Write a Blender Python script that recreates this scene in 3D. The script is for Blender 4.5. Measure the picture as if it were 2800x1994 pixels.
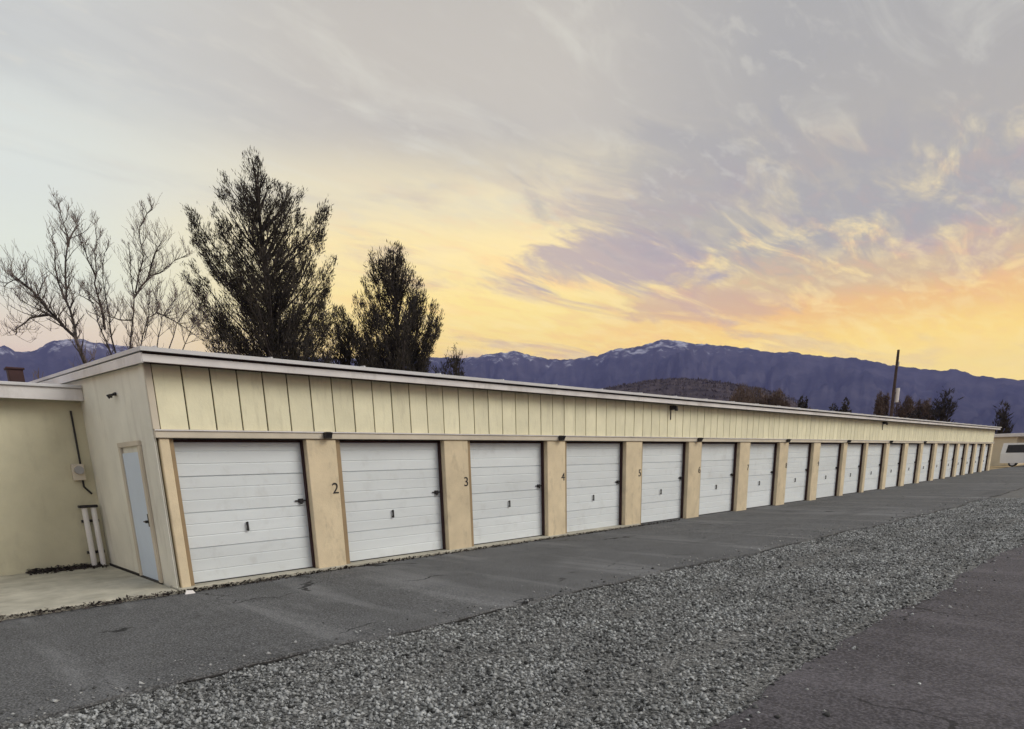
import bpy, math, random
import numpy as np
from mathutils import Vector, Matrix
random.seed(7); rng = np.random.default_rng(7)
S = bpy.context.scene
for o in list(bpy.data.objects): bpy.data.objects.remove(o)
COL = S.collection

# ------------------------------------------------------------------ camera
CAM = np.array([-3.1945, -10.5822, 1.7893])
YAW, PITCH, ROLL, FPX, CX, CY = 0.7679, -0.2471, -0.0243, 1747.23, 1405.05, 1708.18
FW = np.array([math.sin(YAW)*math.cos(PITCH), math.cos(YAW)*math.cos(PITCH), math.sin(PITCH)])
RT0 = np.array([math.cos(YAW), -math.sin(YAW), 0.0]); UP0 = np.cross(RT0, FW)
RT = RT0*math.cos(ROLL)+UP0*math.sin(ROLL); UP = -RT0*math.sin(ROLL)+UP0*math.cos(ROLL)
cd = bpy.data.cameras.new('camera'); cam = bpy.data.objects.new('camera', cd); COL.objects.link(cam)
cam.matrix_world = Matrix(((RT[0], UP[0], -FW[0], CAM[0]), (RT[1], UP[1], -FW[1], CAM[1]),
                           (RT[2], UP[2], -FW[2], CAM[2]), (0, 0, 0, 1)))
cd.sensor_fit = 'HORIZONTAL'; cd.sensor_width = 36; cd.lens = FPX/2800*36
cd.shift_x = -(CX-1400)/2800; cd.shift_y = (CY-997)/2800
cd.clip_start = 0.05; cd.clip_end = 40000
S.camera = cam
def ray(u, v): return FW+RT*(u-CX)/FPX-UP*(v-CY)/FPX
def at(u, v, dist):                    # point on a sight line of the photograph, at a ground distance
    d = ray(u, v); return CAM+d*(dist/math.hypot(d[0], d[1]))
def onp(u, v, ax, val):                # point of a sight line on an axis plane
    d = ray(u, v); return CAM+d*((val-CAM[ax])/d[ax])
def azel(u, v):
    d = ray(u, v); return math.degrees(math.atan2(d[0], d[1])), math.degrees(math.atan2(d[2], math.hypot(d[0], d[1])))

# ------------------------------------------------------------------ world, soft fill lamp, exposure
FILL_AZ, FILL_EL = math.radians(148), math.radians(36)      # direction of the added fill lamp, compass-like: from +y towards +x
W = bpy.data.worlds.new('World'); S.world = W; W.use_nodes = True
nt = W.node_tree; nt.nodes.clear(); L = nt.links.new
def N(t, **k):
    n = nt.nodes.new(t)
    for a, b in k.items(): setattr(n, a, b)
    return n
def MATH(op, a, b=None, c=None, clamp=False):
    n = N('ShaderNodeMath', operation=op, use_clamp=clamp)
    for i, x in enumerate((a, b, c)):
        if x is None: continue
        if isinstance(x, (int, float)): n.inputs[i].default_value = x
        else: L(x, n.inputs[i])
    return n.outputs[0]
def SMOOTH(x, a, b):
    n = N('ShaderNodeMapRange', interpolation_type='SMOOTHSTEP'); L(x, n.inputs[0])
    n.inputs[1].default_value = a; n.inputs[2].default_value = b
    n.inputs[3].default_value = 0; n.inputs[4].default_value = 1
    return n.outputs[0]
def MIX(f, a, b):
    n = N('ShaderNodeMix', data_type='RGBA')
    if isinstance(f, (int, float)): n.inputs[0].default_value = f
    else: L(f, n.inputs[0])
    for i, x in ((6, a), (7, b)):
        if isinstance(x, tuple): n.inputs[i].default_value = x+(1,)
        else: L(x, n.inputs[i])
    return n.outputs[2]
def lin(r, g, b):
    f = lambda c: (c/255/12.92 if c/255 <= 0.04045 else ((c/255+0.055)/1.055)**2.4)
    return (f(r), f(g), f(b))
tc = N('ShaderNodeTexCoord'); sep = N('ShaderNodeSeparateXYZ'); L(tc.outputs['Generated'], sep.inputs[0])
X, Y, Z = sep.outputs
zc = MATH('MAXIMUM', Z, 0.0)
el = MATH('MULTIPLY', MATH('ARCSINE', MATH('MINIMUM', zc, 1.0)), 180/math.pi)      # degrees
hyp = MATH('MAXIMUM', MATH('SQRT', MATH('ADD', MATH('MULTIPLY', X, X), MATH('MULTIPLY', Y, Y))), 1e-4)
DAWN = math.radians(80)
g = MATH('DIVIDE', MATH('ADD', MATH('MULTIPLY', X, math.sin(DAWN)), MATH('MULTIPLY', Y, math.cos(DAWN))), hyp)
efac = MATH('DIVIDE', el, 45.0, clamp=True)
def RAMP(fac, stops):
    n = N('ShaderNodeValToRGB'); L(fac, n.inputs[0]); r = n.color_ramp
    r.interpolation = 'EASE'
    while len(r.elements) < len(stops): r.elements.new(0.5)
    for e, (p, c) in zip(r.elements, stops): e.position = p/45; e.color = lin(*c)+(1,)
    return n.outputs[0]
away = RAMP(efac, [(0, (232, 164, 116)), (6, (234, 178, 132)), (9, (228, 208, 172)), (13, (216, 220, 198)), (19, (204, 208, 196)), (27, (184, 185, 178)), (45, (164, 164, 162))])
mid = RAMP(efac, [(0, (250, 198, 76)), (8, (252, 214, 92)), (12, (250, 222, 118)), (16, (242, 218, 144)), (19.5, (216, 204, 166)), (24, (180, 174, 160)), (45, (152, 150, 146))])
near = RAMP(efac, [(0, (252, 212, 36)), (5, (255, 228, 50)), (8, (252, 210, 66)), (10.5, (240, 188, 88)), (12.5, (204, 176, 126)), (15.5, (166, 160, 146)), (30, (154, 152, 146)), (45, (146, 145, 142))])
sky = MIX(SMOOTH(g, 0.34, 0.72), away, mid)
sky = MIX(SMOOTH(g, 0.84, 0.985), sky, near)
# cloud deck seen in perspective
cden = MATH('ADD', zc, 0.10)
comb = N('ShaderNodeCombineXYZ'); L(MATH('DIVIDE', X, cden), comb.inputs[0]); L(MATH('DIVIDE', Y, cden), comb.inputs[1])
def NOISE(scale, detail, rough, dist=0.0, off=(0, 0, 0), sc=(1, 1, 1), rz=0.0):
    m = N('ShaderNodeMapping'); L(comb.outputs[0], m.inputs[0]); m.inputs[1].default_value = off; m.inputs[3].default_value = sc
    m.inputs[2].default_value = (0, 0, rz)
    n = N('ShaderNodeTexNoise'); L(m.outputs[0], n.inputs[0]); n.inputs['Scale'].default_value = scale
    n.inputs['Detail'].default_value = detail; n.inputs['Roughness'].default_value = rough; n.inputs['Distortion'].default_value = dist
    return n.outputs[0]
warm = MATH('MULTIPLY', SMOOTH(g, 0.45, 0.85), MATH('SUBTRACT', 1.0, SMOOTH(el, 15.0, 23.0)))
n1 = NOISE(0.9, 6, 0.6, 0.6, (3.1, 1.7, 0), (1.0, 2.2, 1), 0.35)
n2 = NOISE(2.1, 7, 0.62, 0.8, (7.3, 2.2, 0), (1.0, 2.8, 1), 0.35)
n3 = NOISE(1.1, 6, 0.6, 0.4, (1.3, 9.4, 0), (1.0, 1.8, 1), -0.5)
sky = MIX(MATH('MULTIPLY', MATH('MULTIPLY', SMOOTH(n1, 0.52, 0.66), warm), 0.66), sky, lin(182, 152, 152))
sky = MIX(MATH('MULTIPLY', MATH('MULTIPLY', SMOOTH(n2, 0.50, 0.68), warm), 0.60), sky, lin(255, 224, 132))
sky = MIX(MATH('MULTIPLY', MATH('MULTIPLY', SMOOTH(n3, 0.54, 0.68), warm), 0.34), sky, lin(252, 196, 104))
n4 = NOISE(4.2, 5, 0.6, 0.5, (2.3, 5.1, 0), (1.0, 2.6, 1), 0.5)
sky = MIX(MATH('MULTIPLY', MATH('MULTIPLY', SMOOTH(n4, 0.46, 0.66), warm), 0.30), sky, lin(255, 232, 158))
sky = MIX(MATH('MULTIPLY', MATH('MULTIPLY', SMOOTH(n4, 0.50, 0.34), warm), 0.20), sky, lin(236, 170, 120))
hi = SMOOTH(el, 10.0, 20.0)
sky = MIX(MATH('MULTIPLY', MATH('MULTIPLY', SMOOTH(n2, 0.50, 0.72), hi), 0.34), sky, lin(206, 204, 188))
sky = MIX(MATH('MULTIPLY', MATH('MULTIPLY', SMOOTH(n1, 0.48, 0.70), hi), 0.26), sky, lin(142, 142, 142))
# one broken grey-mauve bank over the peaks
az_ = MATH('MULTIPLY', MATH('ARCTAN2', X, Y), 180/math.pi)
def BANK(a0, e0, wa, we, slope):
    da = MATH('DIVIDE', MATH('SUBTRACT', az_, a0), wa)
    de = MATH('DIVIDE', MATH('SUBTRACT', MATH('SUBTRACT', el, e0), MATH('MULTIPLY', MATH('SUBTRACT', az_, a0), slope)), we)
    r2 = MATH('ADD', MATH('MULTIPLY', da, da), MATH('MULTIPLY', de, de))
    return SMOOTH(MATH('ADD', r2, MATH('MULTIPLY', MATH('SUBTRACT', n2, 0.5), 4.2)), 1.25, 0.15)
n5 = NOISE(9.0, 4, 0.6, 0.3, (4.4, 1.1, 0), (1.0, 2.2, 1), 0.8)
sky = MIX(MATH('MULTIPLY', BANK(52.5, 15.0, 9.0, 2.3, -0.05), 0.80), sky, lin(168, 152, 152))
sky = MIX(MATH('MULTIPLY', BANK(60.0, 11.6, 7.0, 1.2, -0.05), 0.60), sky, lin(200, 162, 132))
sky = MIX(MATH('MULTIPLY', BANK(64.0, 18.5, 16.0, 4.5, -0.1), 0.55), sky, lin(150, 148, 146))
sky = MIX(MATH('MULTIPLY', MATH('MULTIPLY', SMOOTH(n5, 0.52, 0.70), MATH('MULTIPLY', hi, SMOOTH(n1, 0.38, 0.60))), 0.32), sky, lin(200, 196, 180))
glow = MATH('MULTIPLY', SMOOTH(g, 0.70, 1.0), MATH('SUBTRACT', 1.0, SMOOTH(el, 5.0, 11.5)))
sky = MIX(MATH('MULTIPLY', glow, 0.75), sky, (1.35, 0.98, 0.13))
nish = N('ShaderNodeTexSky', sky_type='NISHITA', sun_disc=False, sun_elevation=FILL_EL, sun_rotation=FILL_AZ, altitude=1400)  # turned to the fill lamp's direction, not to the dawn glow
bgN = N('ShaderNodeBackground'); L(nish.outputs[0], bgN.inputs[0]); bgN.inputs[1].default_value = 0.008
bgC = N('ShaderNodeBackground'); L(sky, bgC.inputs[0]); bgC.inputs[1].default_value = 1.12
add = N('ShaderNodeAddShader'); L(bgN.outputs[0], add.inputs[0]); L(bgC.outputs[0], add.inputs[1])
out = N('ShaderNodeOutputWorld'); L(add.outputs[0], out.inputs[0])
ld = bpy.data.lights.new('soft_fill', 'SUN'); ld.energy = 1.5; ld.angle = math.radians(32); ld.color = (1.0, 0.95, 0.86)  # wide soft lamp added to brighten the facade, apart from the dawn glow
soft_fill = bpy.data.objects.new('soft_fill', ld); COL.objects.link(soft_fill)
sd = Vector((math.sin(FILL_AZ)*math.cos(FILL_EL), math.cos(FILL_AZ)*math.cos(FILL_EL), math.sin(FILL_EL)))
soft_fill.rotation_euler = (-sd).to_track_quat('-Z', 'Y').to_euler(); soft_fill.location = sd*30
S.view_settings.view_transform = 'Standard'; S.view_settings.look = 'None'
S.view_settings.exposure = 0.38; S.view_settings.gamma = 1.0; S.view_settings.use_curve_mapping = False
S.render.engine = 'CYCLES'; S.cycles.use_denoising = True
S.cycles.max_bounces = 6; S.cycles.diffuse_bounces = 3; S.cycles.glossy_bounces = 2
S.cycles.transmission_bounces = 4; S.cycles.volume_bounces = 0; S.cycles.transparent_max_bounces = 6

# ------------------------------------------------------------------ helpers
def tag(o, label=None, cat=None, group=None, kind=None):
    for k, v in (('label', label), ('category', cat), ('group', group), ('kind', kind)):
        if v: o[k] = v
    return o
def link(name, me, parent=None, loc=None):
    o = bpy.data.objects.new(name, me); COL.objects.link(o)
    if parent: o.parent = parent
    if loc is not None: o.location = loc
    return o
def empty(name, loc=(0, 0, 0), label=None, cat=None, group=None, parent=None):
    o = link(name, None, parent, loc); o.empty_display_size = 0.3
    return tag(o, label, cat, group)
class MB:
    def __init__(s): s.v = []; s.f = []
    def poly(s, pts, faces):
        b = len(s.v); s.v += [tuple(map(float, p)) for p in pts]; s.f += [tuple(b+i for i in f) for f in faces]; return s
    def box(s, x0, x1, y0, y1, z0, z1, bev=0.0):
        if bev <= 0:
            return s.poly([(x, y, z) for z in (z0, z1) for y in (y0, y1) for x in (x0, x1)],
                   [(0, 2, 3, 1), (4, 5, 7, 6), (0, 1, 5, 4), (2, 6, 7, 3), (0, 4, 6, 2), (1, 3, 7, 5)])
        xs, ys, zs = (x0, x1), (y0, y1), (z0, z1); b = bev
        P = []; idx = {}
        for i in (0, 1):
            for j in (0, 1):
                for k in (0, 1):
                    sx, sy, sz = (1-2*i)*b, (1-2*j)*b, (1-2*k)*b
                    for a in range(3):
                        idx[(i, j, k, a)] = len(P)
                        P.append((xs[i]+(0 if a == 0 else sx), ys[j]+(0 if a == 1 else sy), zs[k]+(0 if a == 2 else sz)))
        F = []
        for a in range(3):
            for s_ in (0, 1):
                q = []
                for (p, r) in ((0, 0), (1, 0), (1, 1), (0, 1)):
                    c = [p, r]; c.insert(a, s_); q.append(idx[tuple(c)+(a,)])
                F.append(tuple(q) if s_ ^ (a == 1) else tuple(reversed(q)))
        for a in range(3):
            o1, o2 = [t for t in range(3) if t != a]
            for p in (0, 1):
                for r in (0, 1):
                    c0 = [0, 0, 0]; c0[o1] = p; c0[o2] = r; c1 = list(c0); c1[a] = 1
                    F.append((idx[tuple(c0)+(o1,)], idx[tuple(c1)+(o1,)], idx[tuple(c1)+(o2,)], idx[tuple(c0)+(o2,)]))
        for i in (0, 1):
            for j in (0, 1):
                for k in (0, 1): F.append(tuple(idx[(i, j, k, a)] for a in range(3)))
        return s.poly(P, F)
    def tube(s, pts, rad, n=6, cap=True):
        pts = [Vector(p) for p in pts]; b = len(s.v)
        if isinstance(rad, (int, float)): rad = [rad]*len(pts)
        for i, p in enumerate(pts):
            d = (pts[min(i+1, len(pts)-1)]-pts[max(i-1, 0)])
            d = d.normalized() if d.length > 1e-9 else Vector((0, 0, 1))
            r = Vector((1, 0, 0)) if abs(d.x) < 0.8 else Vector((0, 1, 0))
            a = d.cross(r).normalized(); c = d.cross(a)
            for k in range(n):
                t = 2*math.pi*k/n; s.v.append(tuple(p+(a*math.cos(t)+c*math.sin(t))*rad[i]))
        for i in range(len(pts)-1):
            for k in range(n):
                k2 = (k+1) % n; s.f.append((b+i*n+k, b+i*n+k2, b+(i+1)*n+k2, b+(i+1)*n+k))
        if cap:
            s.f.append(tuple(b+k for k in reversed(range(n)))); s.f.append(tuple(b+(len(pts)-1)*n+k for k in range(n)))
        return s
    def mesh(s, name, m, smooth=False, fix=True):
        me = bpy.data.meshes.new(name); me.from_pydata(s.v, [], s.f)
        if m: me.materials.append(m)
        if fix:
            import bmesh
            bm = bmesh.new(); bm.from_mesh(me); bmesh.ops.recalc_face_normals(bm, faces=bm.faces); bm.to_mesh(me); bm.free()
        if smooth: me.polygons.foreach_set('use_smooth', [True]*len(me.polygons))
        me.update(); return me
    def build(s, name, m, parent=None, loc=None, smooth=False, fix=True):
        return link(name, s.mesh(name, m, smooth, fix), parent, loc)
def soup(name, V, F, m):                  # fast mesh from numpy arrays of triangles
    me = bpy.data.meshes.new(name); nf, k = F.shape
    me.vertices.add(len(V)); me.vertices.foreach_set('co', np.ascontiguousarray(V, dtype=np.float32).ravel())
    me.loops.add(nf*k); me.loops.foreach_set('vertex_index', np.ascontiguousarray(F, dtype=np.int32).ravel())
    me.polygons.add(nf); me.polygons.foreach_set('loop_start', np.arange(0, nf*k, k, dtype=np.int32))
    me.polygons.foreach_set('loop_total', np.full(nf, k, dtype=np.int32)); me.materials.append(m)
    me.update(calc_edges=True); me.validate(); return me

def material(name, col, rough=0.8, var=0.12, scale=4.0, col2=None, bump=0.0, bscale=60.0, island=0.0, metal=0.0, stretch=(1, 1, 1), spec=0.3, coords='Object', orand=0.0, grime=None):
    m = bpy.data.materials.new(name); m.use_nodes = True; t = m.node_tree; b = t.nodes['Principled BSDF']
    b.inputs['Roughness'].default_value = rough; b.inputs['Metallic'].default_value = metal
    b.inputs['Specular IOR Level'].default_value = spec
    tc = t.nodes.new('ShaderNodeTexCoord'); mp = t.nodes.new('ShaderNodeMapping'); mp.inputs[3].default_value = stretch
    t.links.new(tc.outputs[coords], mp.inputs[0])
    nz = t.nodes.new('ShaderNodeTexNoise'); nz.inputs['Scale'].default_value = scale; nz.inputs['Detail'].default_value = 6
    nz.inputs['Roughness'].default_value = 0.6; t.links.new(mp.outputs[0], nz.inputs[0])
    c2 = col2 or tuple(max(0, c*(1-2*var)) for c in col); c1 = col if col2 else tuple(min(1, c*(1+var)) for c in col)
    if orand:
        oi = t.nodes.new('ShaderNodeObjectInfo'); ml = t.nodes.new('ShaderNodeVectorMath'); ml.operation = 'SCALE'
        ml.inputs[0].default_value = (37.0, 53.0, 71.0); t.links.new(oi.outputs['Random'], ml.inputs['Scale']); t.links.new(ml.outputs[0], mp.inputs[1])
    rp = t.nodes.new('ShaderNodeValToRGB'); rp.color_ramp.elements[0].position = 0.32; rp.color_ramp.elements[1].position = 0.68
    rp.color_ramp.elements[0].color = c2+(1,); rp.color_ramp.elements[1].color = c1+(1,)
    t.links.new(nz.outputs[0], rp.inputs[0]); cur = rp.outputs[0]
    if island:
        ge = t.nodes.new('ShaderNodeNewGeometry'); hs = t.nodes.new('ShaderNodeHueSaturation')
        mr = t.nodes.new('ShaderNodeMapRange'); t.links.new(ge.outputs['Random Per Island'], mr.inputs[0])
        mr.inputs[3].default_value = 1-island; mr.inputs[4].default_value = 1+island
        t.links.new(mr.outputs[0], hs.inputs['Value']); t.links.new(cur, hs.inputs['Color']); cur = hs.outputs[0]
    if orand:
        h2 = t.nodes.new('ShaderNodeHueSaturation'); m2 = t.nodes.new('ShaderNodeMapRange'); t.links.new(oi.outputs['Random'], m2.inputs[0])
        m2.inputs[3].default_value = 1-orand; m2.inputs[4].default_value = 1+orand*0.5; t.links.new(m2.outputs[0], h2.inputs['Value']); t.links.new(cur, h2.inputs['Color']); cur = h2.outputs[0]
    if grime:
        g1 = t.nodes.new('ShaderNodeTexNoise'); g1.inputs['Scale'].default_value = grime[1]; g1.inputs['Detail'].default_value = 7; g1.inputs['Roughness'].default_value = 0.68
        gm = t.nodes.new('ShaderNodeMapping'); gm.inputs[3].default_value = grime[2]; t.links.new(tc.outputs[coords], gm.inputs[0]); t.links.new(gm.outputs[0], g1.inputs[0])
        if orand: t.links.new(ml.outputs[0], gm.inputs[1])
        gr = t.nodes.new('ShaderNodeMapRange'); t.links.new(g1.outputs[0], gr.inputs[0]); gr.inputs[1].default_value = 0.54; gr.inputs[2].default_value = 0.74; gr.inputs[4].default_value = grime[0]
        gx = t.nodes.new('ShaderNodeMix'); gx.data_type = 'RGBA'; t.links.new(gr.outputs[0], gx.inputs[0]); t.links.new(cur, gx.inputs[6]); gx.inputs[7].default_value = (0.20, 0.165, 0.12, 1); cur = gx.outputs[2]
    t.links.new(cur, b.inputs['Base Color'])
    if bump:
        n2 = t.nodes.new('ShaderNodeTexNoise'); n2.inputs['Scale'].default_value = bscale; n2.inputs['Detail'].default_value = 4
        t.links.new(tc.outputs[coords], n2.inputs[0])
        bp = t.nodes.new('ShaderNodeBump'); bp.inputs['Strength'].default_value = bump; bp.inputs['Distance'].default_value = 0.02
        t.links.new(n2.outputs[0], bp.inputs['Height']); t.links.new(bp.outputs[0], b.inputs['Normal'])
    return m

M = {}
M['siding'] = material('siding cream', (0.84, 0.80, 0.585), 0.6, 0.06, 1.3, bump=0.15, bscale=18, orand=0.07, grime=(0.22, 2.2, (3.0, 3.0, 0.5)))
M['wallend'] = material('end wall cream', (0.80, 0.785, 0.70), 0.7, 0.05, 1.1, bump=0.15, bscale=25, grime=(0.25, 1.3, (1, 2.0, 0.5)))
M['wingwall'] = material('wing wall yellow', (0.62, 0.585, 0.43), 0.75, 0.06, 1.1, bump=0.15, bscale=25, grime=(0.25, 1.3, (1.6, 1, 0.5)))
M['column'] = material('column tan', (0.71, 0.60, 0.42), 0.7, 0.07, 2.0, bump=0.25, bscale=45, orand=0.08, grime=(0.40, 3.0, (1.5, 1.5, 0.7)))
M['jamb'] = material('jamb brown', (0.34, 0.25, 0.15), 0.65, 0.07, 2.0)
M['lintel'] = material('lintel trim', (0.62, 0.56, 0.46), 0.6, 0.07, 1.5)
M['fascia'] = material('fascia white', (0.72, 0.70, 0.70), 0.5, 0.08, 1.0, grime=(0.35, 1.6, (1.2, 1, 0.6)))
M['roofmetal'] = material('roof metal', (0.60, 0.60, 0.62), 0.45, 0.07, 0.8, metal=0.0, spec=0.5)
M['door'] = material('door white', (0.72, 0.77, 0.80), 0.5, 0.04, 0.9, spec=0.4, bump=0.05, bscale=8, orand=0.05, grime=(0.17, 3.0, (2.2, 1, 0.5)))
M['bluedoor'] = material('entry door pale blue', (0.62, 0.72, 0.86), 0.45, 0.03, 1.0, spec=0.4)
M['dark'] = material('dark metal', (0.03, 0.028, 0.03), 0.5, 0.2, 8)
M['gap'] = material('shadow backing', (0.05, 0.04, 0.03), 0.9, 0.1, 3)
M['brown'] = material('dark brown paint and shade', (0.05, 0.025, 0.025), 0.8, 0.15, 3)  # chimney paint; also the painted shade of soffits, eave line and door recesses
M['concrete'] = material('concrete', (0.46, 0.44, 0.37), 0.9, 0.14, 2.2, None, grime=(0.4, 2.0, (1, 1, 1)), bump=0.2, bscale=70)
M['pipe'] = material('white pipe', (0.78, 0.76, 0.75), 0.45, 0.04, 3)
M['glasslens'] = material('lamp lens', (0.35, 0.35, 0.36), 0.2, 0.05, 3, spec=0.5)
M['bark'] = material('bark', (0.055, 0.045, 0.042), 0.95, 0.3, 6, bump=0.3, bscale=20)
M['palebark'] = material('pale bark', (0.07, 0.058, 0.054), 0.95, 0.3, 6)
M['twig'] = material('twig', (0.15, 0.115, 0.105), 0.95, 0.25, 3)
M['redtwig'] = material('red brown twig', (0.125, 0.088, 0.070), 0.95, 0.25, 0.3)
M['conifer'] = material('conifer foliage', (0.058, 0.048, 0.036), 0.9, 0.35, 1.6, col2=(0.018, 0.016, 0.017), island=0.6)
M['shrub'] = material('dark shrub foliage', (0.045, 0.04, 0.04), 0.9, 0.35, 1.2, island=0.5)
M['leaf'] = material('dead leaves', (0.045, 0.036, 0.034), 0.95, 0.3, 9, island=0.5)
M['stone'] = material('gravel stones', (0.31, 0.32, 0.325), 0.92, 0.15, 0.9, col2=(0.16, 0.163, 0.165), island=0.9)
M['scrub'] = material('leafless scrub', (0.095, 0.075, 0.072), 0.95, 0.25, 0.3, island=0.25)
M['soil'] = material('dark soil', (0.035, 0.032, 0.03), 1.0, 0.3, 9)
M['wood'] = material('pole wood', (0.07, 0.05, 0.045), 0.95, 0.2, 3)
M['vanwhite'] = material('van paint', (0.78, 0.78, 0.78), 0.3, 0.03, 1, spec=0.5)
M['tyre'] = material('tyre rubber', (0.02, 0.02, 0.02), 0.9, 0.1, 4)
M['tanwall'] = material('far wall tan', (0.60, 0.53, 0.40), 0.8, 0.06, 1)

# ------------------------------------------------------------------ ground
def gz(x):                                  # the lane falls a little to the near end and climbs to the far end
    return float(np.interp(x, [-40, -3, 0, 3, 8, 24, 34, 58, 90, 200], [-0.10, -0.05, -0.03, 0.0, 0.0, 0.03, 0.09, 0.40, 0.55, 0.6]))
def sheet(name, xs, yfun0, yfun1, ny, dz, m, lip=0.0):
    mb = MB(); n = len(xs); rows = ny+1
    for i, x in enumerate(xs):
        a, b = yfun0(x), yfun1(x)
        for j in range(rows): mb.v.append((x, a+(b-a)*j/ny, gz(x)+dz))
    for i in range(n-1):
        for j in range(ny): mb.f.append((i*rows+j, (i+1)*rows+j, (i+1)*rows+j+1, i*rows+j+1))
    if lip:
        b0 = len(mb.v)
        for i, x in enumerate(xs): mb.v.append((x, yfun0(x)-0.015*random.random(), gz(x)+dz-lip))
        for i in range(n-1): mb.f.append((i*rows, b0+i, b0+i+1, (i+1)*rows))
    o = mb.build(name, m, fix=False); o['kind'] = 'structure'; return o
def ground_material(name, c1, c2, speck, sscale, rough=0.95, streak=0.0, bump=0.35, crack=0.0):
    m = bpy.data.materials.new(name); m.use_nodes = True; t = m.node_tree; b = t.nodes['Principled BSDF']
    b.inputs['Roughness'].default_value = rough; b.inputs['Specular IOR Level'].default_value = 0.25
    tc = t.nodes.new('ShaderNodeTexCoord')
    def nz(scale, det, rot=0.0, st=(1, 1, 1), dist=0.0):
        mp = t.nodes.new('ShaderNodeMapping'); t.links.new(tc.outputs['Object'], mp.inputs[0]); mp.inputs[2].default_value = (0, 0, rot); mp.inputs[3].default_value = st
        n = t.nodes.new('ShaderNodeTexNoise'); t.links.new(mp.outputs[0], n.inputs[0]); n.inputs['Scale'].default_value = scale; n.inputs['Detail'].default_value = det
        n.inputs['Roughness'].default_value = 0.62; n.inputs['Distortion'].default_value = dist
        return n.outputs[0]
    def mapr(x, a, c, lo=0.0, hi=1.0):
        n = t.nodes.new('ShaderNodeMapRange'); t.links.new(x, n.inputs[0]); n.inputs[1].default_value = a; n.inputs[2].default_value = c
        n.inputs[3].default_value = lo; n.inputs[4].default_value = hi; return n.outputs[0]
    def mix(f, a, c, mode='MIX'):
        n = t.nodes.new('ShaderNodeMix'); n.data_type = 'RGBA'; n.blend_type = mode; t.links.new(f, n.inputs[0])
        for i, x in ((6, a), (7, c)):
            if isinstance(x, tuple): n.inputs[i].default_value = x+(1,)
            else: t.links.new(x, n.inputs[i])
        return n.outputs[2]
    cur = mix(mapr(nz(0.55, 6), 0.35, 0.65), c1, c2)
    cur = mix(mapr(nz(3.1, 6), 0.52, 0.70, 0, 0.55), cur, tuple(c*0.55 for c in c1))
    cur = mix(mapr(nz(0.9, 3, 1.1), 0.64, 0.70, 0, 0.5), cur, tuple(c*0.42 for c in c1))
    cur = mix(mapr(nz(1.7, 7, 0.4), 0.54, 0.68, 0, 0.35), cur, tuple(c*1.6 for c in c2))
    if streak:                                # pale dried run-off running out of the doors, across the lane
        s1 = mapr(nz(0.7, 5, 0.0, (1.6, 0.22, 1), 0.4), 0.53, 0.66, 0, streak)
        cur = mix(s1, cur, tuple(c*2.0 for c in c2))
        s2 = mapr(nz(0.5, 5, 0.0, (0.25, 1.5, 1), 0.3), 0.56, 0.70, 0, streak)
        cur = mix(s2, cur, tuple(c*0.6 for c in c1))
    sp = nz(sscale, 3)
    cur = mix(mapr(sp, 0.42, 0.60, 0, speck), cur, tuple(min(1, c*2.6) for c in c2))
    cur = mix(mapr(nz(sscale*1.3, 2), 0.58, 0.40, 0, speck), cur, tuple(c*0.35 for c in c1))
    if crack:
        vo = t.nodes.new('ShaderNodeTexVoronoi'); vo.feature = 'DISTANCE_TO_EDGE'; vo.inputs['Scale'].default_value = 0.35
        mp = t.nodes.new('ShaderNodeMapping'); t.links.new(tc.outputs['Object'], mp.inputs[0]); 
        dn = t.nodes.new('ShaderNodeTexNoise'); dn.inputs['Scale'].default_value = 2.0; dn.inputs['Detail'].default_value = 5
        t.links.new(tc.outputs['Object'], dn.inputs[0])
        ad = t.nodes.new('ShaderNodeVectorMath'); ad.operation = 'MULTIPLY_ADD'; t.links.new(dn.outputs[1], ad.inputs[0]); ad.inputs[1].default_value = (0.9, 0.9, 0); t.links.new(mp.outputs[0], ad.inputs[2])
        t.links.new(ad.outputs[0], vo.inputs[0])
        ck = mapr(vo.outputs['Distance'], 0.003, 0.009, crack, 0)
        mk = mapr(nz(0.45, 2), 0.53, 0.57); mm = t.nodes.new('ShaderNodeMath'); mm.operation = 'MULTIPLY'; t.links.new(ck, mm.inputs[0]); t.links.new(mk, mm.inputs[1]); ck = mm.outputs[0]
        cur = mix(ck, cur, (0.012, 0.012, 0.013))
    t.links.new(cur, b.inputs['Base Color'])
    bp = t.nodes.new('ShaderNodeBump'); bp.inputs['Strength'].default_value = bump; bp.inputs['Distance'].default_value = 0.015
    t.links.new(sp, bp.inputs['Height']); t.links.new(bp.outputs[0], b.inputs['Normal'])
    return m
M['field'] = ground_material('dry field', (0.26, 0.19, 0.10), (0.34, 0.26, 0.15), 0.3, 3)
M['asphalt'] = ground_material('old asphalt', (0.072, 0.073, 0.076), (0.115, 0.117, 0.122), 0.60, 48, 0.9, 0.85, 0.5, 0.9)
M['lane'] = ground_material('smooth asphalt', (0.054, 0.050, 0.057), (0.088, 0.082, 0.092), 0.40, 34, 0.85, 0.5, 0.5, 0.7)
M['gravelbed'] = ground_material('gravel bed', (0.09, 0.09, 0.09), (0.15, 0.15, 0.148), 0.8, 32, 0.95, 0.0, 0.8)
M['wet'] = M['asphalt']
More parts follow.
